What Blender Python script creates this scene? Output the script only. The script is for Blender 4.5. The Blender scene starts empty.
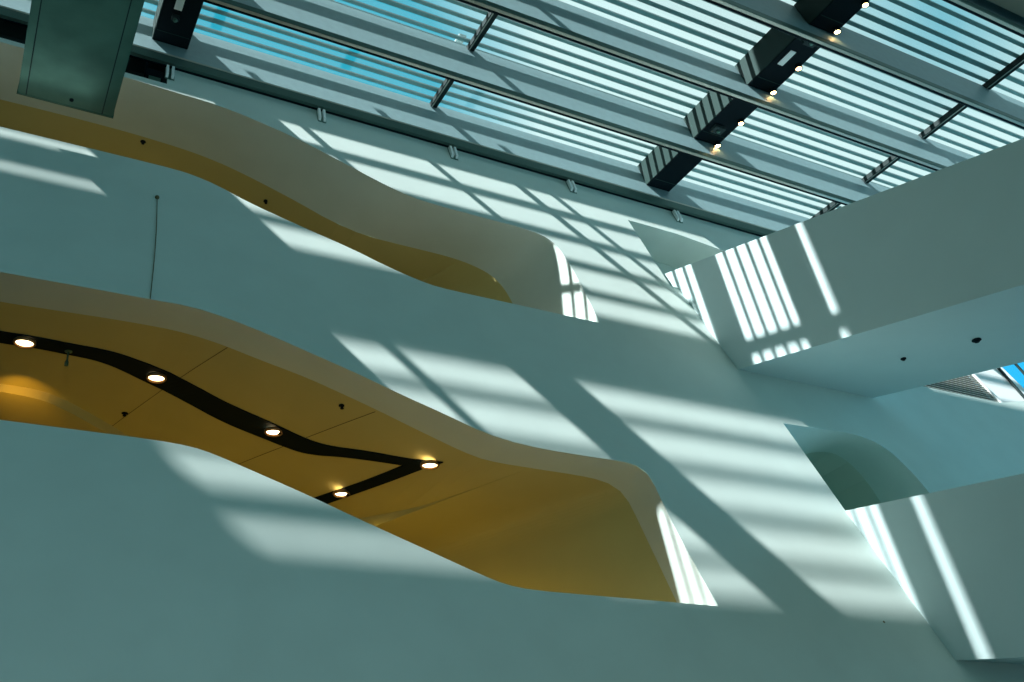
import bpy, bmesh, math
from mathutils import Vector, Matrix
from mathutils.geometry import tessellate_polygon

C = bpy.context.scene.collection
SC = bpy.context.scene

# ---------------------------------------------------------------- camera
# World: X runs along the roof beams, Y towards the leaning wall, Z up. The eye is the origin.
cam = bpy.data.cameras.new('camera')
co = bpy.data.objects.new('camera', cam); C.objects.link(co)
cam.sensor_width = 36.0
cam.lens = 36.0 * 1017.55 / 1024.0
cam.clip_end = 500
V1 = Vector((2563.5 - 512, -(750.8 - 341), -1017.547)).normalized()
V2 = Vector((-111.4 - 512, -(935.2 - 341), -1017.547)).normalized()
V3 = V1.cross(V2).normalized()
co.matrix_world = Matrix((V1, V2, V3)).to_4x4()
SC.camera = co

# ---------------------------------------------------------------- view
SC.view_settings.view_transform = 'Standard'
SC.view_settings.look = 'None'
SC.view_settings.exposure = 0.10
SC.view_settings.gamma = 1.0
SC.view_settings.use_curve_mapping = False
SC.cycles.use_denoising = True
SC.cycles.max_bounces = 10
SC.cycles.diffuse_bounces = 5
SC.cycles.transparent_max_bounces = 16

# ---------------------------------------------------------------- sky
w = bpy.data.worlds.new('sky'); SC.world = w; w.use_nodes = True
nt = w.node_tree; nt.nodes.clear()
N = nt.nodes.new; L = nt.links.new
tc = N('ShaderNodeTexCoord')
nrm = N('ShaderNodeVectorMath'); nrm.operation = 'NORMALIZE'; L(tc.outputs['Generated'], nrm.inputs[0])
dotn = N('ShaderNodeVectorMath'); dotn.operation = 'DOT_PRODUCT'
L(nrm.outputs[0], dotn.inputs[0]); dotn.inputs[1].default_value = Vector((0.2, 0.72, 0.66)).normalized()
noi = N('ShaderNodeTexNoise'); noi.inputs['Scale'].default_value = 5.0; noi.inputs['Detail'].default_value = 5
L(nrm.outputs[0], noi.inputs['Vector'])
mad = N('ShaderNodeMath'); mad.operation = 'MULTIPLY_ADD'
L(noi.outputs['Fac'], mad.inputs[0]); mad.inputs[1].default_value = 0.02
dot2 = N('ShaderNodeVectorMath'); dot2.operation = 'DOT_PRODUCT'
L(nrm.outputs[0], dot2.inputs[0]); dot2.inputs[1].default_value = Vector((0.66, 0.36, 0.66)).normalized() * 0.981
mxx = N('ShaderNodeMath'); mxx.operation = 'MAXIMUM'; L(dotn.outputs['Value'], mxx.inputs[0]); L(dot2.outputs['Value'], mxx.inputs[1])
L(mxx.outputs[0], mad.inputs[2])
rmp = N('ShaderNodeValToRGB')
rmp.color_ramp.elements[0].position = 0.985; rmp.color_ramp.elements[0].color = (0.72, 0.93, 0.93, 1)
rmp.color_ramp.elements[1].position = 1.004; rmp.color_ramp.elements[1].color = (0.02, 0.42, 0.58, 1)
L(mad.outputs[0], rmp.inputs['Fac'])
sep = N('ShaderNodeSeparateXYZ'); L(nrm.outputs[0], sep.inputs[0])
hor = N('ShaderNodeValToRGB')           # below the roof line the hall's surroundings are dim teal
hor.color_ramp.elements[0].position = 0.42; hor.color_ramp.elements[0].color = (0, 0, 0, 1)
hor.color_ramp.elements[1].position = 0.52; hor.color_ramp.elements[1].color = (1, 1, 1, 1)
L(sep.outputs['Z'], hor.inputs['Fac'])
side = N('ShaderNodeValToRGB')          # strong blue light added towards +X to brighten the wall at right
side.color_ramp.elements[0].position = 0.0; side.color_ramp.elements[0].color = (0.08, 0.20, 0.165, 1)
side.color_ramp.elements[1].position = 1.0; side.color_ramp.elements[1].color = (0.50, 1.5, 2.1, 1)
se = side.color_ramp.elements.new(0.72); se.color = (0.10, 0.33, 0.37, 1)
mx_ = N('ShaderNodeMath'); mx_.operation = 'MULTIPLY_ADD'; L(sep.outputs['X'], mx_.inputs[0]); mx_.inputs[1].default_value = 0.5; mx_.inputs[2].default_value = 0.5
L(mx_.outputs[0], side.inputs['Fac'])
mixw = N('ShaderNodeMix'); mixw.data_type = 'RGBA'
L(hor.outputs['Color'], mixw.inputs['Factor']); L(side.outputs['Color'], mixw.inputs['A']); L(rmp.outputs['Color'], mixw.inputs['B'])
bg = N('ShaderNodeBackground'); L(mixw.outputs['Result'], bg.inputs['Color']); bg.inputs['Strength'].default_value = 0.93
out = N('ShaderNodeOutputWorld'); L(bg.outputs[0], out.inputs['Surface'])

# ---------------------------------------------------------------- sun
sl = bpy.data.lights.new('sun', 'SUN'); sl.energy = 15.5; sl.angle = math.radians(0.7); sl.color = (1.0, 0.95, 0.95)
so = bpy.data.objects.new('sun', sl); C.objects.link(so)
SUN = Vector((-0.797, 0.081, 1.0)).normalized()
so.rotation_euler = SUN.to_track_quat('Z', 'Y').to_euler(); so.location = (-20, 5, 40)

# ---------------------------------------------------------------- helpers
def mat(name, col, rough=0.6, metal=0.0, noise=0.0, nscale=3.0, bump=0.0, emit=None, estr=0.0, spec=0.5):
    m = bpy.data.materials.new(name); m.use_nodes = True
    t = m.node_tree; b = t.nodes['Principled BSDF']
    b.inputs['Base Color'].default_value = (*col, 1); b.inputs['Roughness'].default_value = rough
    b.inputs['Metallic'].default_value = metal
    b.inputs['Specular IOR Level'].default_value = spec
    if noise or bump:
        g = t.nodes.new('ShaderNodeNewGeometry')
        n = t.nodes.new('ShaderNodeTexNoise'); n.inputs['Scale'].default_value = nscale; n.inputs['Detail'].default_value = 6
        t.links.new(g.outputs['Position'], n.inputs['Vector'])
        if noise:
            r = t.nodes.new('ShaderNodeValToRGB')
            r.color_ramp.elements[0].position = 0.3; r.color_ramp.elements[1].position = 0.7
            r.color_ramp.elements[0].color = (*[c * (1 - noise) for c in col], 1)
            r.color_ramp.elements[1].color = (*[min(1, c * (1 + noise)) for c in col], 1)
            t.links.new(n.outputs['Fac'], r.inputs['Fac']); t.links.new(r.outputs['Color'], b.inputs['Base Color'])
        if bump:
            bp = t.nodes.new('ShaderNodeBump'); bp.inputs['Strength'].default_value = bump; bp.inputs['Distance'].default_value = 0.02
            t.links.new(n.outputs['Fac'], bp.inputs['Height']); t.links.new(bp.outputs['Normal'], b.inputs['Normal'])
    if emit:
        b.inputs['Emission Color'].default_value = (*emit, 1); b.inputs['Emission Strength'].default_value = estr
    return m

M = dict(
    plaster=mat('plaster', (0.57, 0.66, 0.62), 0.75, noise=0.03, nscale=0.9, bump=0.12, spec=0.25),
    bridge=mat('bridge_plaster', (0.54, 0.67, 0.67), 0.7, noise=0.02, nscale=0.7, bump=0.08, spec=0.25),
    ochre=mat('gallery_plaster', (0.52, 0.46, 0.19), 0.8, noise=0.03, nscale=0.8, spec=0.2),
    black=mat('black_metal', (0.002, 0.008, 0.012), 0.7, spec=0.1),
    groove=mat('dark_joint', (0.13, 0.11, 0.05), 0.9),
    beam=mat('beam_paint', (0.22, 0.34, 0.36), 0.5, noise=0.05, nscale=5, spec=0.3),
    lip=mat('beam_lip_metal', (0.10, 0.17, 0.15), 0.35, metal=0.5),
    trim=mat('bright_trim', (0.50, 0.50, 0.44), 0.35, metal=0.4),
    box=mat('crossbeam_side', (0.014, 0.040, 0.036), 0.6, spec=0.15),
    galv=mat('galvanised_steel', (0.10, 0.21, 0.175), 0.38, metal=0.75, noise=0.18, nscale=1.2),
    white=mat('white_plate', (0.85, 0.88, 0.87), 0.5),
    dark=mat('dark_void', (0.012, 0.03, 0.032), 0.8),
    lamp=mat('warm_lamp_glass', (1, 0.8, 0.5), 0.4, emit=(1, 0.72, 0.36), estr=9.0),
    ring=mat('lamp_ring', (0.35, 0.20, 0.10), 0.4, metal=0.6),
    spot=mat('spotlight_glass', (1, 0.8, 0.5), 0.4, emit=(1, 0.62, 0.25), estr=30.0),
    floor=mat('stone_floor', (0.10, 0.13, 0.12), 0.6, noise=0.1),
    gfloor=mat('gallery_floor', (0.42, 0.33, 0.20), 0.6),
    roof=mat('roof_deck', (0.20, 0.18, 0.13), 0.8),
    mullion=mat('mullion_paint', (0.008, 0.022, 0.022), 0.6, spec=0.2),
)

def glass_mat(name, trans, tint, dif):
    m = bpy.data.materials.new(name); m.use_nodes = True; t = m.node_tree; t.nodes.clear()
    o = t.nodes.new('ShaderNodeOutputMaterial'); tr = t.nodes.new('ShaderNodeBsdfTransparent'); tr.inputs[0].default_value = (*tint, 1)
    tl = t.nodes.new('ShaderNodeBsdfTranslucent'); tl.inputs[0].default_value = (*dif, 1)
    mx = t.nodes.new('ShaderNodeMixShader'); mx.inputs[0].default_value = 1 - trans
    t.links.new(tr.outputs[0], mx.inputs[1]); t.links.new(tl.outputs[0], mx.inputs[2])
    gl = t.nodes.new('ShaderNodeBsdfGlossy'); gl.inputs['Roughness'].default_value = 0.05
    m2 = t.nodes.new('ShaderNodeMixShader'); m2.inputs[0].default_value = 0.02
    t.links.new(mx.outputs[0], m2.inputs[1]); t.links.new(gl.outputs[0], m2.inputs[2]); t.links.new(m2.outputs[0], o.inputs[0])
    return m
M['glass'] = glass_mat('fritted_glass', 0.987, (0.93, 0.98, 0.98), (0.80, 0.95, 0.95))
def screen_mat(name, dif, tra):
    m = bpy.data.materials.new(name); m.use_nodes = True; t = m.node_tree; t.nodes.clear()
    o = t.nodes.new('ShaderNodeOutputMaterial'); d = t.nodes.new('ShaderNodeBsdfDiffuse'); d.inputs[0].default_value = (*dif, 1)
    tl = t.nodes.new('ShaderNodeBsdfTranslucent'); tl.inputs[0].default_value = (*tra, 1)
    a = t.nodes.new('ShaderNodeAddShader'); t.links.new(d.outputs[0], a.inputs[0]); t.links.new(tl.outputs[0], a.inputs[1]); t.links.new(a.outputs[0], o.inputs[0])
    return m
M['louvre'] = screen_mat('perforated_louvre', (0.3, 0.4, 0.4), (0.055, 0.095, 0.095))
M['blueglass'] = glass_mat('blue_glass', 0.8, (0.35, 0.85, 1.0), (0.2, 0.6, 0.7))

def obj(name, bm, m, parent=None, smooth=False, fix=True):
    if fix: bmesh.ops.recalc_face_normals(bm, faces=bm.faces[:])
    me = bpy.data.meshes.new(name); bm.to_mesh(me); bm.free()
    me.materials.append(m)
    if smooth:
        for p in me.polygons: p.use_smooth = True
    o = bpy.data.objects.new(name, me); C.objects.link(o)
    if parent: o.parent = parent; o.matrix_parent_inverse = parent.matrix_world.inverted()
    return o
def tag(o, label, cat, group=None):
    o['label'] = label; o['category'] = cat
    if group: o['group'] = group
    return o
def struct(o): o['kind'] = 'structure'; return o
def empty(name, loc, label, cat, group=None):
    o = bpy.data.objects.new(name, None); C.objects.link(o); o.location = loc; o.empty_display_size = 0.2
    bpy.context.view_layer.update()
    return tag(o, label, cat, group)
def prism(bm, ring0, ring1):
    """closed solid between two equal rings of points"""
    a = [bm.verts.new(p) for p in ring0]; b = [bm.verts.new(p) for p in ring1]; n = len(a)
    for i in range(n): bm.faces.new((a[i], a[(i + 1) % n], b[(i + 1) % n], b[i]))
    bm.faces.new(a); bm.faces.new(b[::-1])
def box(bm, x0, x1, y0, y1, z0, z1):
    prism(bm, [(x0, y0, z0), (x1, y0, z0), (x1, y1, z0), (x0, y1, z0)], [(x0, y0, z1), (x1, y0, z1), (x1, y1, z1), (x0, y1, z1)])
def B(): return bmesh.new()
def boxo(name, dims, m, parent=None, bevel=0.0):
    bm = B(); box(bm, *dims)
    if bevel: bmesh.ops.bevel(bm, geom=bm.edges[:], offset=bevel, segments=2, affect='EDGES', profile=0.7)
    return obj(name, bm, m, parent)
def lathe(bm, prof, c, axis=(0, 0, -1), n=24, caps=True):
    """prof: (radius, distance along axis)"""
    q = Vector((0, 0, 1)).rotation_difference(Vector(axis).normalized()); rows = []
    for r, h in prof:
        rows.append([bm.verts.new(Vector(c) + q @ Vector((r * math.cos(2 * math.pi * i / n), r * math.sin(2 * math.pi * i / n), h))) for i in range(n)])
    for a, b in zip(rows, rows[1:]):
        for i in range(n): bm.faces.new((a[i], a[(i + 1) % n], b[(i + 1) % n], b[i]))
    if caps: bm.faces.new(rows[0]); bm.faces.new(rows[-1])
def interp(x, P):
    if x <= P[0][0]: return P[0][1]
    for (a, b), (c, d) in zip(P, P[1:]):
        if a <= x <= c: return b + (d - b) * (x - a) / max(1e-9, c - a)
    return P[-1][1]
def resample(P, n):
    P = [Vector(p) for p in P]; L_ = [0]
    for a, b in zip(P, P[1:]): L_.append(L_[-1] + (b - a).length)
    o = []
    for i in range(n):
        s = L_[-1] * i / (n - 1); j = 0
        while j < len(P) - 2 and L_[j + 1] < s: j += 1
        o.append(P[j].lerp(P[j + 1], (s - L_[j]) / max(1e-9, L_[j + 1] - L_[j])))
    return o
def smoothline(P, it=2):
    """Chaikin corner cutting, ends kept"""
    P = [Vector(p) for p in P]
    for _ in range(it):
        Q = [P[0]]
        for a, b in zip(P, P[1:]): Q += [a.lerp(b, .25), a.lerp(b, .75)]
        P = Q + [P[-1]]
    return P

# ---------------------------------------------------------------- the leaning wall  y = 13.91 + 0.4 z
SL, W0 = 0.4, 13.91
def Wp(x, z, t=0.0): return Vector((x, W0 + SL * z + t, z))
XL, XR = -12.0, 46.0
O2_TOP = [(XL, 10.6), (-0.34, 10.6), (1.2, 10.62), (2.32, 10.62), (3.09, 10.64), (3.84, 10.49), (4.68, 10.22), (5.69, 9.83), (6.47, 9.53), (7.33, 9.15), (8.29, 8.77), (9.07, 8.42), (10.0, 8.24), (11.09, 8.2), (12.35, 8.2), (12.74, 8.17), (12.98, 8.02), (13.06, 7.72), (13.07, 7.24), (13.09, 6.73), (13.2, 5.64), (13.34, 4.72)]
O2_BOT = [(XL, 7.1), (0.12, 7.1), (1.31, 7.1), (2.52, 7.1), (3.1, 7.06), (3.51, 6.95), (4.28, 6.64), (5.16, 6.28), (5.92, 5.94), (6.69, 5.61), (7.42, 5.3), (8.14, 4.99), (8.61, 4.82), (9.14, 4.75), (10.56, 4.74), (12.31, 4.73), (13.34, 4.72)]
O2_IN = [(XL, 10.6), (-0.25, 10.58), (0.81, 10.62), (1.94, 10.66), (3.13, 10.65), (3.95, 10.48), (4.78, 10.2), (5.63, 9.95), (6.06, 9.79), (7.19, 9.32), (8.19, 8.85), (9.2, 8.4), (9.7, 8.27), (10.75, 8.24), (11.63, 8.23), (12.36, 8.2), (12.74, 8.12), (12.99, 7.97), (13.13, 7.64), (13.16, 7.16), (13.3, 5.09), (13.32, 4.72)]
O1_TOP = [(XL, 18.9), (-1.46, 18.92), (1.39, 18.89), (2.71, 18.8), (3.48, 18.78), (3.95, 18.74), (4.93, 18.48), (5.97, 18.12), (7.06, 17.58), (8.14, 17.03), (8.95, 16.7), (9.81, 16.62), (11.02, 16.59), (12.56, 16.58), (13.18, 16.42), (13.39, 16.05), (13.46, 15.69), (13.54, 15.19), (13.6, 14.07), (13.64, 12.98)]
O1_BOT = [(XL, 15.3), (0.0, 15.3), (0.75, 15.3), (1.9, 15.3), (2.75, 15.29), (3.15, 15.24), (3.71, 15.06), (4.45, 14.66), (5.65, 14.2), (6.9, 13.76), (7.67, 13.4), (8.51, 13.1), (9.01, 13.0), (9.85, 12.99), (11.06, 12.99), (12.42, 12.98), (13.64, 12.98)]
O1_IN = [(XL, 18.95), (-1.27, 18.96), (0.12, 18.98), (1.54, 18.96), (2.5, 18.9), (3.66, 18.77), (4.63, 18.5), (5.52, 18.1), (6.64, 17.53), (7.47, 17.04), (8.44, 16.7), (9.73, 16.66), (10.81, 16.65), (11.47, 16.58), (11.91, 16.46), (12.36, 16.24), (12.6, 15.91), (12.73, 15.5), (12.8, 15.03), (12.9, 12.98)]
O3_TOP = [(18.39, 10.41), (19.2, 10.43), (20.09, 10.48), (20.85, 10.5), (21.48, 10.42), (22.02, 10.12), (22.29, 9.6), (22.46, 9.1), (22.52, 8.5), (22.5, 6.8)]
O3_IN = [(18.39, 9.2), (18.72, 9.7), (19.6, 10.1), (20.48, 10.4), (21.27, 10.75), (22.15, 10.88), (22.62, 10.6), (22.86, 9.99), (22.9, 9.29), (22.85, 8.55), (22.8, 6.8)]
O3_LEFT = [(18.86, 6.8), (18.39, 10.41)]

holes = [
    [*smoothline(O1_TOP, 1)] + [*smoothline(O1_BOT, 1)][::-1][1:],
    [*smoothline(O2_TOP, 1)] + [*smoothline(O2_BOT, 1)][::-1][1:],
    [Vector(p) for p in O3_LEFT] + smoothline(O3_TOP, 1)[1:],
    [Vector(p) for p in [(16.81, 18.63), (17.05, 15.5), (22.0, 15.5), (22.0, 18.2), (20.36, 18.36), (18.72, 18.6)]],
]
outer = [(-12.6, -1.6), (XR, -1.6), (XR, 13.8), (31.24, 13.78), (29.62, 13.38), (25.5, 13.34), (25.5, 20.3), (2.52, 20.3), (2.5, 19.12), (-12.6, 19.12)]
def plane_fill(bm, loops, t=0.0):
    es = []
    for lp in loops:
        vs = [bm.verts.new(Wp(p[0], p[1], t)) for p in lp]
        for i in range(len(vs)): es.append(bm.edges.new((vs[i], vs[(i + 1) % len(vs)])))
    bmesh.ops.triangle_fill(bm, use_beauty=True, use_dissolve=False, edges=es, normal=(0, -1, 0.4))
# left end of the openings is closed at XL, outside the picture
bm = B(); plane_fill(bm, [outer] + holes)
wall = struct(obj('wall_left', bm, M['plaster']))

def reveal(name, top, inn, t, m, n=90, it=1):
    bm = B()
    a = resample(smoothline(top, it), n); b = resample(smoothline(inn, it), n)
    R0 = []; R1 = []; Rm = []
    for p, q in zip(a, b):
        P, Q = Wp(p.x, p.y), Wp(q.x, q.y, t)
        R0.append(bm.verts.new(P)); Rm.append(bm.verts.new(P.lerp(Q, .5))); R1.append(bm.verts.new(Q))
    for i in range(n - 1):
        bm.faces.new((R0[i], R0[i + 1], Rm[i + 1], Rm[i])); bm.faces.new((Rm[i], Rm[i + 1], R1[i + 1], R1[i]))
    return obj(name, bm, m, smooth=True)
def ruled(bm, pts, D, x_clip=None):
    """sheet from points along vector D"""
    a = [bm.verts.new(p) for p in pts]; b = [bm.verts.new(p + D) for p in pts]
    for i in range(len(a) - 1): bm.faces.new((a[i], a[i + 1], b[i + 1], b[i]))
def strip(bm, A, Bq):
    a = [bm.verts.new(p) for p in A]; b = [bm.verts.new(p) for p in Bq]
    for i in range(len(a) - 1): bm.faces.new((a[i], a[i + 1], b[i + 1], b[i]))

for nm, top, bot, inn, t in (('upper', O1_TOP, O1_BOT, O1_IN, 2.2), ('lower', O2_TOP, O2_BOT, O2_IN, 1.1)):
    r = reveal('trim_1' if nm == 'upper' else 'trim_2', top, inn, t, M['plaster']); struct(r)
    # coping of the parapet, running back from its edge
    bm = B(); q = smoothline(bot, 1); strip(bm, [Wp(p.x, p.y) for p in q], [Wp(p.x, p.y, 0.35) for p in q])
    strip(bm, [Wp(p.x, p.y, 0.35) for p in q], [Wp(p.x, p.y, 0.35) + Vector((0, 0, -1.0)) for p in q])
    struct(obj('trim_3' if nm == 'upper' else 'trim_4', bm, M['plaster']))

# gallery shells: soffit ruled straight back, slanting end wall, floor, rear wall
YB = 31.0
def gallery(inn, t, P1, P2, bot, nm, mc):
    prof = [p for p in smoothline(inn, 1) if p.x <= P1[0]]
    prof.append(Vector((P1[0], P1[2])))
    D = Vector((P2[0] - P1[0], P2[1] - P1[1], 0))
    bm = B(); A, Bq = [], []
    for p in prof:
        s = Wp(p.x, p.y, t); yb = YB
        # the soffit is cut off by the slanting wall
        if p.x > P1[0] + D.x / D.y * (YB - P1[1]): yb = P1[1] + (p.x - P1[0]) * D.y / D.x + 0.4
        A.append(s); Bq.append(Vector((p.x, max(yb, s.y + .01), p.y)))
    strip(bm, A, Bq); ce = struct(obj('ceiling', bm, mc, smooth=False))
    seg = [p for p in smoothline(inn, 2) if p.x > P1[0]]
    pts = [Wp(P1[0], P1[2], t) + Vector((0, 0, 2.2)), Wp(P1[0], P1[2], t)] + [Wp(p.x, p.y, t) for p in seg]
    pts.append(pts[-1] + Vector((0.1, -1.0 * SL, -2.0)))
    bm = B(); ruled(bm, pts, D * (16.0 / D.y)); struct(obj('wall_gallery', bm, mc, smooth=False))
    q = smoothline(bot, 1); bm = B()
    strip(bm, [Wp(p.x, p.y, .3) + Vector((0, 0, -1.0)) for p in q] + [Wp(16, bot[-1][1] - 1, .3)], [Vector((p.x, YB, p.y - 1.0)) for p in q] + [Vector((16, YB, bot[-1][1] - 1.0))])
    struct(obj('floor', bm, M['gfloor']))
    bm = B(); z0, z1 = bot[-1][1] - 1.2, inn[0][1] + 1
    box(bm, XL, 16, YB, YB + .2, z0, z1); box(bm, XL - .2, XL, Wp(0, z0).y, YB, z0, z1); struct(obj('wall_back', bm, mc))
    return ce
c_low = gallery(O2_IN, 1.1, (10.73, 18.31, 8.24), (8.82, 23.39), O2_BOT, 'lower', M['ochre'])
c_up = gallery(O1_IN, 2.2, (11.47, 22.74, 16.58), (10.91, 24.26), O1_BOT, 'upper', M['ochre'])

# recess behind the edge above the upper bridge, and the arched recess between the bridges
def recess(loop, t, m, nm, name):
    bm = B(); n = len(loop)
    a = [bm.verts.new(Wp(p[0], p[1])) for p in loop]; b = [bm.verts.new(Wp(p[0], p[1], t)) for p in loop]
    for i in range(n): bm.faces.new((a[i], a[(i + 1) % n], b[(i + 1) % n], b[i]))
    bm.faces.new(b); return struct(obj(name, bm, m))
recess([tuple(p) for p in holes[3]], 1.6, M['plaster'], 'w', 'wall_recess')
r = reveal('trim_5', O3_TOP, O3_IN, 1.8, M['plaster'], n=60); struct(r)
bm = B()
strip(bm, [Wp(*O3_LEFT[0]), Wp(*O3_LEFT[1])], [Wp(O3_IN[0][0], 6.8, 1.8), Wp(*O3_IN[0], 1.8)])
struct(obj('wall_jamb', bm, M['plaster']))
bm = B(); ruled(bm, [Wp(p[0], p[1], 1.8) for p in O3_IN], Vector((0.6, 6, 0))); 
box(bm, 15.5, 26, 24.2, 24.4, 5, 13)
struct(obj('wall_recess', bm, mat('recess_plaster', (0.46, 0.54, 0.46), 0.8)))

# dark service gap left above the wall head
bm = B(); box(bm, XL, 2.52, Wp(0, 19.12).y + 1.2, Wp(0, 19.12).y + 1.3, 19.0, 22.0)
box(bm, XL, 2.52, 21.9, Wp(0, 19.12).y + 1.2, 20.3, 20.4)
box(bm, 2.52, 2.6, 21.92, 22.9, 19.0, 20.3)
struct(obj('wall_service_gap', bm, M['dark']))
bm = B(); strip(bm, [Wp(XL, 19.12), Wp(2.5, 19.12)], [Wp(XL, 19.12, 1.25), Wp(2.5, 19.12, 1.25)]); struct(obj('trim_6', bm, M['plaster']))

# ---------------------------------------------------------------- bridges
def bridge(name, label, c0, c1, b0, b1, y_end, wx, wtop):
    """near face corners at the wall (top c0, bottom b0) and a second point along each edge"""
    def ext(a, b, y): k = (y - a[1]) / (b[1] - a[1]); return Vector((a[0] + (b[0] - a[0]) * k, y, a[2] + (b[2] - a[2]) * k))
    t0, u0 = Vector(c0), Vector(b0); t1, u1 = ext(c0, c1, y_end), ext(b0, b1, y_end)
    ft0 = Wp(t0.x + wx, t0.z, 0.0); fu0 = Wp(u0.x + wx, u0.z - 0.02)
    bm = B()
    prism(bm, [t0 + Vector((0, .02, 0)), ft0 + Vector((0, .02, 0)), fu0 + Vector((0, .02, 0)), u0 + Vector((0, .02, 0))], [t1, t1 + Vector((wx, 0, 0)), u1 + Vector((wx, 0, 0)), u1])
    o = obj(name, bm, M['bridge'])
    return tag(o, label, 'bridge', 'bridges crossing the hall')
bridge('bridge', 'white plaster footbridge below the skylight, streaked with thin sun stripes, upper of the two', (17.21, 20.54, 16.2), (18.92, 9.82, 13.87), (17.85, 18.82, 12.25), (19.12, 11.04, 10.84), -2, 5.1, 0)
bridge('bridge', 'white plaster footbridge in the bottom right corner with one long sun stripe', (18.73, 16.98, 7.67), (19.36, 12.55, 7.09), (19.36, 15.45, 3.84), (19.59, 13.95, 3.61), -2, 5.1, 0)

# ---------------------------------------------------------------- roof beams and skylights
P = 2.68; Y0 = 21.91
BX0, BX1 = -13.0, 46.0
names = ['first', 'second', 'third', 'fourth', 'fifth', 'sixth']
blabel = ['grey gutter beam running along the head of the leaning wall',
          'grey skylight beam next to the gutter beam, second from the wall',
          'grey skylight beam crossing the middle of the roof, third from the wall',
          'dark green shaded skylight beam, fourth from the wall',
          'skylight beam cutting the top right corner of the view, fifth from the wall']
def yk(k): return Y0 - P * k
def xprism(bm, sec, x0=BX0, x1=BX1): prism(bm, [(x0, y, z) for y, z in sec], [(x1, y, z) for y, z in sec])
for k in range(5):
    y = yk(k)
    bm = B()
    top = 0.26 if k == 0 else 0.16
    xprism(bm, [(y + .02, 20.02), (y - .18, 20.02), (y - .18, 20 + top), (y - .10, 20.05 + top), (y + .46, 22.0), (y + .61, 22.0), (y + .16, 20.45), (y + .02, 20.35)] if k else
               [(y - .02, 20.02), (y - .18, 20.02), (y - .18, 20 + top), (y - .10, 20.05 + top), (y + .46, 22.0), (y + .61, 22.0), (y + .12, 20.45), (y - .02, 20.35)])
    b = tag(obj('roof_beam', bm, M['beam']), blabel[k], 'beam', 'roof beams')
    bm = B(); xprism(bm, [(y - .08, 20.0), (y - .20, 20.0), (y - .20, 20 + top - .02), (y - .182, 20 + top - .02), (y - .182, 20.018), (y - .08, 20.018)])
    lp = obj('lip', bm, M['lip'], b)
    bm = B()
    if k == 0: xprism(bm, [(y - .205, 20 + top - .02), (y - .205, 20 + top + .03), (y - .16, 20 + top + .03), (y - .16, 20 + top - .02)])
    else: xprism(bm, [(y - .09, 19.985), (y - .18, 19.985), (y - .18, 19.999), (y - .09, 19.999)])
    obj('edge_trim', bm, M['trim'], b)
    bm = B(); xprism(bm, [(y - .01, 19.98), (y - .07, 19.98), (y - .07, 20.019), (y - .01, 20.019)])
    obj('gasket', bm, M['black'], b)

BAR = [.27 + .395 * j for j in range(-3, 6)]
def skylight(k, n):
    ya, yb = yk(k) + .46, yk(k + 1) + .61
    bm = B(); box(bm, BX0, BX1, yb, ya, 22.01, 22.03)
    g = struct(obj('window_%d' % n, bm, M['glass']))
    bm = B()
    for d in BAR:
        yc = yk(k) - d + .166
        if yb < yc < ya + .1: box(bm, -13.9, BX1, yc - .065 - (.035 if abs(d - .27) < .01 else 0), yc + .065, 22.05, 22.085)
    if k == 0: box(bm, -13.9, BX1, 19.72, 19.95, 22.05, 22.085)  # extra slabs added among the louvres to trim the sun patches
    if k == 0: box(bm, -13.9, -4.8, 20.26, 20.48, 22.045, 22.08); box(bm, -13.9, -4.8, 19.95, 20.10, 22.045, 22.08)
    else: box(bm, -13.9, BX1, yk(k) - 2.30 + .166, yk(k) - 2.10 + .166, 22.05, 22.085)
    if k == 1: box(bm, -13.9, -4.5, 17.46, 17.73, 22.045, 22.08); box(bm, -13.9, -4.5, 17.0, 17.36, 22.045, 22.08)
    obj('louvre', bm, M['louvre'], g)
    for xm in (10.52, 26.45):
        m_ = B(); prism(m_, [(xm - .10, yb, 21.80), (xm + .10, yb, 21.80), (xm + .10, yb + .05, 22.0), (xm - .10, yb + .05, 22.0)],
                            [(xm - .10, ya - .08, 21.80), (xm + .10, ya - .08, 21.80), (xm + .10, ya, 22.0), (xm - .10, ya, 22.0)]); obj('mullion', m_, M['mullion'], g)
        m_ = B(); box(m_, xm - .075, xm - .04, yb, ya - .09, 21.788, 21.80); obj('mullion_trim', m_, M['trim'], g)
    return g
for k in range(4): skylight(k, k + 1)
# unseen bars and slabs added above the skylights to shape the sun patches
bm = B()
for xs in (2.7, 6.55, 10.7): box(bm, xs - .12, xs + .12, 20.4, 22.15, 23.18, 23.26)
box(bm, -2.45, -2.13, 17.0, 19.9, 22.58, 22.66)
box(bm, -5.0, -2.13, 19.9, 21.9, 22.58, 22.66)
box(bm, -13.9, -5.0, 18.9, 19.5, 22.58, 22.66)
struct(obj('sun_blockers', bm, M['louvre']))

# roof deck round the skylights, unseen slabs added above it to block sun
bm = B(); box(bm, -30, -14.0, -4, 24.5, 22.6, 22.9)
box(bm, -10.1, 46, -4, yk(4) + .58, 22.1, 22.4)
box(bm, BX0, 46, -4, yk(4) - .3, 20.4, 20.6)
struct(obj('ceiling', bm, M['roof']))
bm = B(); box(bm, -12, 19.5, -4, 16.83, 30.0, 31.0)  # unseen slab added to keep sun off the outer skylights
struct(obj('ceiling', bm, M['roof']))
bm = B(); box(bm, -48, -19.7, -8, 36, 34.0, 35.0); struct(obj('ceiling', bm, M['roof']))  # unseen high slab added to cut the sun off softly at left
bm = B(); box(bm, -30, -29.8, -4, 30, -1.6, 22.8); struct(obj('wall_end', bm, M['plaster']))
bm = B(); box(bm, -30, 46, -30, 16.0, -1.8, -1.6); struct(obj('floor', bm, M['floor']))

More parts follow.
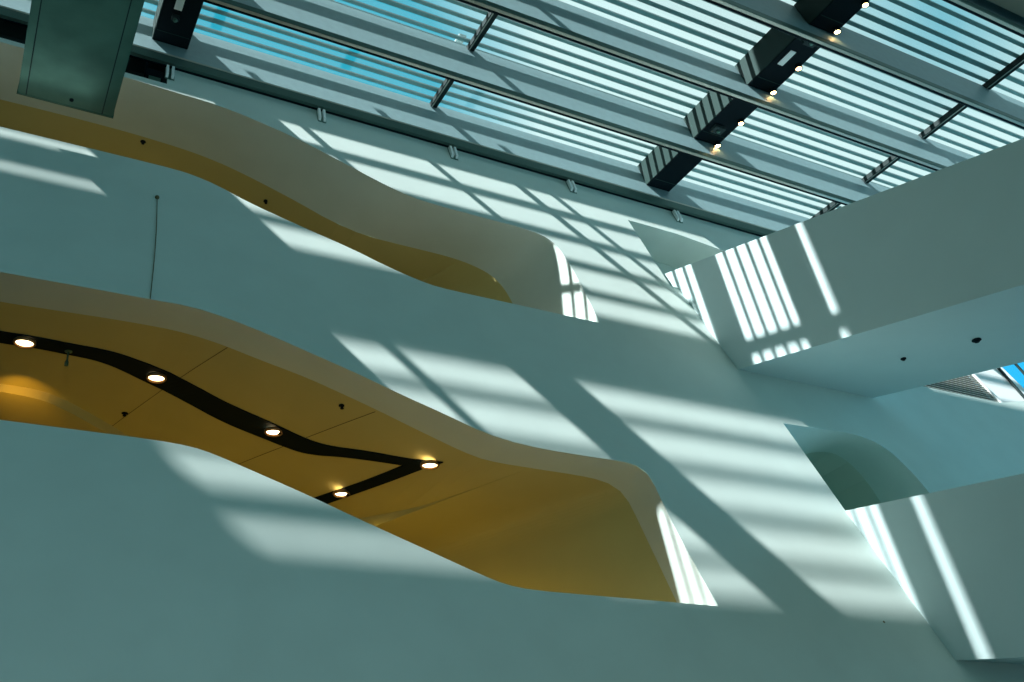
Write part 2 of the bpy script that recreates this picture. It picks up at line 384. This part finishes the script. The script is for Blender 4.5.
# ---------------------------------------------------------------- crossbeams with spotlights
def crossbeam(x0, x1, k, label):
    y1 = yk(k) + .12 ; y0 = yk(k + 1) + .31
    bm = B(); prism(bm, [(x0, y0, 20.95), (x0, y1, 20.95), (x0, y1 + .32, 21.99), (x0, y0 + .29, 21.99)], [(x1, y0, 20.95), (x1, y1, 20.95), (x1, y1 + .32, 21.99), (x1, y0 + .29, 21.99)])
    b = tag(obj('crossbeam', bm, M['box']), label, 'beam', 'crossbeam segments between the roof beams')
    boxo('soffit_panel', (x0 + .02, x1 - .02, y0 + .02, y1 - .02, 20.92, 20.948), M['black'], b)
    for yy in (y0 + .35, y1 - .45): boxo('joint', (x0 + .05, x1 - .05, yy, yy + .02, 20.91, 20.919), M['box'], b)
    return b
where = ['touching the gutter beam', 'between the second and third roof beams', 'between the third and fourth roof beams', 'near the fifth roof beam']
for k in range(4):
    crossbeam(18.32, 19.28, k, 'black crossbeam segment right of the middle, ' + where[k])
crossbeam(2.02, 2.97, 0, 'black crossbeam segment at the top left, beside the big steel duct')
crossbeam(2.02, 2.97, 1, 'black crossbeam segment beyond the top left edge of the view')
slab = ['lowest', 'second lowest', 'third lowest', 'fourth lowest', 'fifth lowest', 'topmost']
for i, y in enumerate((19.22, 18.04, 16.50, 15.38, 13.78, 12.69)):
    e = empty('spotlight', (19.18, y, 20.91), 'small glowing warm spotlight on the black crossbeam, %s of the row of six' % slab[i], 'spotlight', 'spotlights on the crossbeam')
    bm = B(); lathe(bm, [(.10, -.02), (.11, .02), (.11, .10), (.085, .11), (.085, .09)], e.location); obj('housing', bm, M['black'], e)
    bm = B(); lathe(bm, [(.083, .088), (.06, .108), (.02, .115)], e.location); obj('lens', bm, M['spot'], e)
    ld = bpy.data.lights.new('spotlight_light', 'SPOT'); ld.energy = 60; ld.color = (1, .6, .25); ld.spot_size = 1.6; ld.shadow_soft_size = .06
    ld.energy = 0.35
    lo = bpy.data.objects.new('spotlight_light', ld); C.objects.link(lo); lo.location = e.location + Vector((0, 0, -.14)); lo.parent = e; lo.matrix_parent_inverse = e.matrix_world.inverted()
for (x, y, lab) in ((18.62, 15.25, 'pale label plate on the black crossbeam near the top edge'), (2.42, 20.35, 'pale label plate on the black crossbeam by the duct')):
    p = tag(boxo('sign_plate', (x - .10, x + .10, y - .30, y + .30, 20.885, 20.905), M['white'], bevel=.004), lab, 'plate')
for (x, y, lab) in ((18.75, 14.4, 'small black projector unit under the crossbeam beside the pale plate'), (18.7, 18.6, 'small black projector unit under the crossbeam beside the lowest spotlights'), (2.42, 20.9, 'tiny black sensor under the top left crossbeam')):
    e = empty('sensor', (x, y, 20.91), lab, 'sensor')
    sc_ = .5 if x < 5 else 1
    boxo('casing', (x - .2 * sc_, x + .2 * sc_, y - .15 * sc_, y + .15 * sc_, 20.78, 20.905), M['dark'], e, bevel=.02)
    bm = B(); lathe(bm, [(.05, 0), (.06, .04), (.045, .07)], (x, y, 20.78)); obj('lens', bm, M['galv'], e)

# ---------------------------------------------------------------- brackets under the gutter
lab = ['white bracket at the dark gap beside the duct', 'white wall bracket under the gutter, leftmost on the sunlit wall', 'white wall bracket under the gutter above the long sun patches', 'white wall bracket under the gutter right of the middle', 'white wall bracket under the gutter closest to the upper bridge']
for i, x in enumerate((2.56, 6.74, 10.86, 15.03, 19.2)):
    e = empty('wall_bracket', tuple(Wp(x, 19.6)), lab[i], 'bracket', 'brackets under the gutter')
    bm = B()
    for s in (-.07, .07):
        prism(bm, [Wp(x + s - .035, 19.93, -.02), Wp(x + s - .035, 19.93, -.16), Wp(x + s - .035, 19.5, -.13), Wp(x + s - .035, 19.42, -.02)],
              [Wp(x + s + .03, 19.93, -.02), Wp(x + s + .03, 19.93, -.16), Wp(x + s + .03, 19.5, -.13), Wp(x + s + .03, 19.42, -.02)])
    obj('plate', bm, M['white'], e)
    bm = B(); prism(bm, [Wp(x - .12, 19.95, -.005), Wp(x + .12, 19.95, -.005), Wp(x + .12, 19.38, -.005), Wp(x - .12, 19.38, -.005)], [Wp(x - .12, 19.95, -.025), Wp(x + .12, 19.95, -.025), Wp(x + .12, 19.38, -.025), Wp(x - .12, 19.38, -.025)])
    obj('backplate', bm, M['galv'], e)

# ---------------------------------------------------------------- duct
dz = 16.3
e = empty('ventilation_duct', (.23, 18.4, dz), 'large square galvanised steel duct hanging over the top left corner', 'duct')
bm = B(); box(bm, -.775, 1.24, 2, 20.0, dz, dz + .35); bmesh.ops.bevel(bm, geom=bm.edges[:], offset=.02, segments=2, affect='EDGES'); obj('casing', bm, M['galv'], e)
for x in (-.60, 1.0): boxo('seam', (x - .012, x + .012, 2, 19.99, dz - .008, dz + .002), M['dark'], e)
for y in (15.9, 12.2): boxo('flange', (-.80, 1.265, y - .02, y + .02, dz - .03, dz + .38), M['galv'], e)
boxo('end_flange', (-.79, 1.255, 19.97, 20.02, dz - .015, dz + .365), M['galv'], e)
for x, y in ((-.5, 9), (1.0, 9), (-.5, 16.5), (1.0, 16.5)):
    boxo('hanger_rod', (x - .012, x + .012, y - .012, y + .012, dz + .35, 20.9), M['galv'], e)
bm = B(); lathe(bm, [(.045, 0), (.045, .03), (.02, .05)], (.32, 19.75, dz), n=12); obj('plug', bm, M['black'], e)

# small lamp fitting in the dark gap by the first bracket
e = empty('floodlight', (2.15, 22.0, 19.6), 'small dark floodlight in the gap under the gutter next to the duct', 'floodlight')
boxo('housing', (2.0, 2.42, 21.86, 22.1, 19.5, 19.75), M['black'], e, bevel=.02)
boxo('yoke', (1.95, 2.0, 21.9, 22.0, 19.55, 20.0), M['black'], e)
boxo('glass', (2.06, 2.36, 21.82, 21.858, 19.3, 19.48), M['galv'], e)

# ---------------------------------------------------------------- lower gallery ceiling: black channel, downlights
prof = [(p.x, p.y) for p in smoothline(O2_IN, 1) if p.x < 10.73]
def gz(x): return interp(x, prof)
UP = [(-6, 20.2), (-0.16, 20.44), (0.58, 20.47), (1.16, 20.57), (1.77, 20.63), (2.16, 20.7), (2.85, 20.98), (4.06, 21.4), (5.2, 21.48), (6.2, 21.45), (6.75, 21.32), (7.1, 21.1), (7.76, 20.4), (8.48, 19.77), (9.01, 19.16)]
LO = [(-6, 20.7), (-0.13, 20.93), (0.63, 20.97), (1.23, 21.08), (1.74, 21.16), (2.2, 21.36), (3.06, 21.95), (4.27, 22.35), (5.52, 22.42), (6.53, 22.18), (6.95, 21.85), (7.3, 21.4), (7.88, 20.75), (8.48, 20.15)]
a = resample(smoothline(UP, 2), 120); b = resample(smoothline(LO, 2), 120)
def chan(bm, A, Bq, off):
    rings = []
    for p, q in zip(A, Bq):
        za, zb = gz(p.x), gz(q.x)
        rings.append([bm.verts.new(v) for v in ((p.x, p.y, za - .001), (q.x, q.y, zb - .001), (q.x, q.y, zb - off), (p.x, p.y, za - off))])
    for r0, r1 in zip(rings, rings[1:]):
        for i in range(4): bm.faces.new((r0[i], r0[(i + 1) % 4], r1[(i + 1) % 4], r1[i]))
    bm.faces.new(rings[0]); bm.faces.new(rings[-1])
bm = B(); chan(bm, a, b, .03)
br_u = [(8.48, 20.15), (8.30, 21.0), (8.09, 21.94), (7.57, 24.01), (6.9, 26.6)]; br_l = [(9.01, 19.16), (8.87, 19.62), (8.54, 21.12), (7.90, 23.83), (7.3, 26.5)]
chan(bm, resample(br_u, 40), resample(br_l, 40), .032)
tag(obj('lighting_channel', bm, M['black']), 'black kinked lighting channel set in the ochre gallery ceiling', 'channel')

dl = ['leftmost', 'second from the left', 'third from the left', 'at the sharp tip of the channel', 'on the short returning leg of the channel']
for i, (x, y) in enumerate(((0.32, 20.68), (3.08, 21.41), (5.87, 21.72), (8.82, 19.46), (7.95, 22.82))):
    z = gz(x) - .035
    e = empty('downlight', (x, y, z), 'round glowing recessed downlight in the black channel, ' + dl[i], 'downlight', 'gallery downlights')
    bm = B(); lathe(bm, [(.19, 0), (.215, .0), (.22, .05), (.20, .085), (.17, .06), (.165, 0)], (x, y, z), caps=False, n=32); obj('ring', bm, M['ring'], e, smooth=True)
    bm = B(); lathe(bm, [(.17, .0), (.168, .035), (.10, .05), (.03, .055)], (x, y, z), n=32); obj('lens', bm, M['lamp'], e, smooth=True)
    ld = bpy.data.lights.new('downlight_light', 'SPOT'); ld.energy = 78; ld.color = (1, .68, .08); ld.spot_size = 2.4; ld.spot_blend = .5; ld.shadow_soft_size = .15
    lo = bpy.data.objects.new('downlight_light', ld); C.objects.link(lo); lo.location = (x, y, z - .12); lo.parent = e; lo.matrix_parent_inverse = e.matrix_world.inverted()
# joints between ceiling panels
for p, q in (((5.6, 24.6), (7.26, 18.81)), ((2.4, 25.5), (4.1, 19.2))):
    n = 24; A = [Vector(p).lerp(Vector(q), i / n) for i in range(n + 1)]
    bm = B(); chan(bm, A, [v + Vector((.014, .004)) for v in A], .006); obj('joint', bm, M['groove'], c_low)

# dropped bulkhead with a warm wash at the far left of the lower gallery
CV = smoothline([(-6, 22.6), (0.03, 22.95), (0.84, 23.05), (1.42, 23.42), (2.32, 24.3), (3.14, 25.1), (4.6, 26.4), (6, 27.6)], 2)
bm = B(); A = [(p.x, p.y) for p in CV]
strip(bm, [Vector((x, y, gz(x) + .01)) for x, y in A], [Vector((x, y, 10.40 if gz(x) > 10.4 else gz(x) - .2)) for x, y in A])
strip(bm, [Vector((x, y, 10.40 if gz(x) > 10.4 else gz(x) - .2)) for x, y in A], [Vector((x, YB, 10.40 if gz(x) > 10.4 else gz(x) - .2)) for x, y in A])
struct(obj('ceiling', bm, M['ochre']))
def area(name, loc, rot, sx, sy, en, col):
    ld = bpy.data.lights.new(name, 'AREA'); ld.shape = 'RECTANGLE'; ld.size = sx; ld.size_y = sy; ld.energy = en; ld.color = col
    lo = bpy.data.objects.new(name, ld); C.objects.link(lo); lo.location = loc; lo.rotation_euler = rot; return lo
# added spot without a fitting, standing in for hidden cove lighting
ld = bpy.data.lights.new('cove_light', 'SPOT'); ld.energy = 150; ld.color = (1, .50, .05); ld.spot_size = .8; ld.spot_blend = 1.0; ld.shadow_soft_size = .05
lo = bpy.data.objects.new('cove_light', ld); C.objects.link(lo); lo.location = (0.1, 21.5, 9.6)
lo.rotation_euler = Vector((-0.35, -1.5, -0.75)).to_track_quat('Z', 'Y').to_euler()
# unseen point lights added to warm both galleries, without fittings
for x, y, z, en in ((4, 24.5, 6.6, 38), (9.5, 22.0, 5.2, 30), (2, 27, 16.2, 32), (8, 27, 14.2, 24)):
    ld = bpy.data.lights.new('gallery_fill', 'POINT'); ld.energy = en; ld.color = (1, .68, .09); ld.shadow_soft_size = .4
    lo = bpy.data.objects.new('gallery_fill', ld); C.objects.link(lo); lo.location = (x, y, z)

# ---------------------------------------------------------------- small fittings
def sprinkler(x, y, z, label, r=.04, h=.12, m='galv'):
    e = empty('sprinkler_head', (x, y, z), label, 'sprinkler')
    bm = B(); lathe(bm, [(r * 1.6, -.01), (r * 1.7, .012), (r, .02)], (x, y, z), n=16); obj('rosette', bm, M[m], e)
    bm = B(); lathe(bm, [(r * .4, .0), (r * .45, h * .6), (r * .9, h * .75), (r * .9, h), (r * .3, h)], (x, y, z), n=12); obj('nozzle', bm, M[m], e)
sprinkler(1.18, 20.9, gz(1.18) - .03, 'small chrome sprinkler hanging from the black lighting channel', .045, .34)
sprinkler(2.79, 23.75, gz(2.79), 'small sprinkler on the ochre ceiling near the glowing bulkhead', .045, .08, 'black')
sprinkler(6.68, 19.28, gz(6.68), 'small sprinkler on the ochre ceiling above the kink of the channel', .045, .08, 'black')
p1 = [(p.x, p.y) for p in smoothline(O1_IN, 1) if p.x < 11.4]
sprinkler(2.35, 23.88, interp(2.35, p1), 'small sprinkler on the upper gallery ceiling near the duct', .045, .08, 'black')
sprinkler(5.87, 23.92, interp(5.87, p1), 'small sprinkler on the upper gallery ceiling where it slopes down', .045, .08, 'black')
sprinkler(21.17, 13.85, 11.31, 'round detector on the underside of the upper bridge, right one', .07, .06, 'black')
sprinkler(20.81, 15.78, 11.66, 'round detector on the underside of the upper bridge, left one', .045, .05, 'black')

# cord with a knot hanging down the middle parapet
bm = B(); pts = [Wp(2.37, 13.98, -.02), Wp(2.385, 13.2, -.02), Wp(2.38, 12.4, -.015), Wp(2.36, 11.6, -.02), Wp(2.32, 10.62, -.02)]
pts = smoothline(pts, 2)
for a_, b_ in zip(pts, pts[1:]):
    d = (b_ - a_); n = 6; q = Vector((0, 0, 1)).rotation_difference(d.normalized())
    r0 = [a_ + q @ Vector((.009 * math.cos(i * math.pi / 3), .009 * math.sin(i * math.pi / 3), 0)) for i in range(n)]
    prism(bm, r0, [v + d for v in r0])
cord = tag(obj('hanging_cord', bm, M['groove']), 'thin brown cord hanging down the middle parapet from a small knot', 'cord')
bm = B(); bmesh.ops.create_icosphere(bm, subdivisions=2, radius=.05, matrix=Matrix.Translation(Wp(2.37, 14.0, -.03))); obj('knot', bm, M['groove'], cord)

# vent grille, white panel and glass where the wall head drops at the right
e = empty('vent_grille', tuple(Wp(28, 13.5, .15)), 'slatted metal vent grille above the wall, seen under the upper bridge at right', 'grille')
bm = B()
for i in range(14):
    z = 13.42 + i * .11
    prism(bm, [Wp(24.8, z, .15), Wp(30.0 - i * .03, z, .15), Wp(30.0 - i * .03, z + .035, .15), Wp(24.8, z + .035, .15)], [Wp(24.8, z, .19), Wp(30.0 - i * .03, z, .19), Wp(30.0 - i * .03, z + .035, .19), Wp(24.8, z + .035, .19)])
obj('slats', bm, M['trim'], e)
bm = B(); prism(bm, [Wp(24.8, 13.38, .3), Wp(29.95, 13.38, .3), Wp(29.6, 15.0, .3), Wp(24.8, 15.0, .3)], [Wp(24.8, 13.38, .34), Wp(29.95, 13.38, .34), Wp(29.6, 15.0, .34), Wp(24.8, 15.0, .34)]); obj('backing', bm, M['dark'], e)
bm = B(); prism(bm, [Wp(29.95, 13.40, .10), Wp(30.07, 13.40, .10), Wp(29.72, 15.1, .10), Wp(29.6, 15.1, .10)], [Wp(29.95, 13.40, .3), Wp(30.07, 13.40, .3), Wp(29.72, 15.1, .3), Wp(29.6, 15.1, .3)]); obj('frame', bm, M['white'], e)
bm = B(); prism(bm, [Wp(30.08, 13.45, .2), Wp(32.6, 13.9, .2), Wp(32.0, 16.5, .2), Wp(29.73, 16.5, .2)], [Wp(30.08, 13.45, .25), Wp(32.6, 13.9, .25), Wp(32.0, 16.5, .25), Wp(29.73, 16.5, .25)])
struct(obj('trim_8', bm, M['white']))
bm = B(); prism(bm, [Wp(XR, 13.5, .5), Wp(32.3, 13.5, .5), Wp(32.0, 20, .5), Wp(XR, 20, .5)], [Wp(XR, 13.5, .53), Wp(32.3, 13.5, .53), Wp(32.0, 20, .53), Wp(XR, 20, .53)])
g = struct(obj('window_5', bm, M['blueglass']))
for x in (31.75, 33.2, 34.6):
    bm = B(); prism(bm, [Wp(x, 13.6, .1), Wp(x + .09, 13.6, .1), Wp(x + .0, 17, .1), Wp(x - .09, 17, .1)], [Wp(x, 13.6, .18), Wp(x + .09, 13.6, .18), Wp(x, 17, .18), Wp(x - .09, 17, .18)])
    obj('mullion', bm, M['mullion'], g)

# filler holes in the wall
for x, z, lb in ((17.82, 4.65, 'small dark drill hole low on the wall beside the lower bridge'),):
    bm = B()
    for dx, dz_ in ((0, 0),):
        lathe(bm, [(.03, -.002), (.03, .006)], tuple(Wp(x + dx, z + dz_)), axis=(0, -1, .4), n=10)
    tag(obj('drill_hole', bm, M['groove']), lb, 'mark')
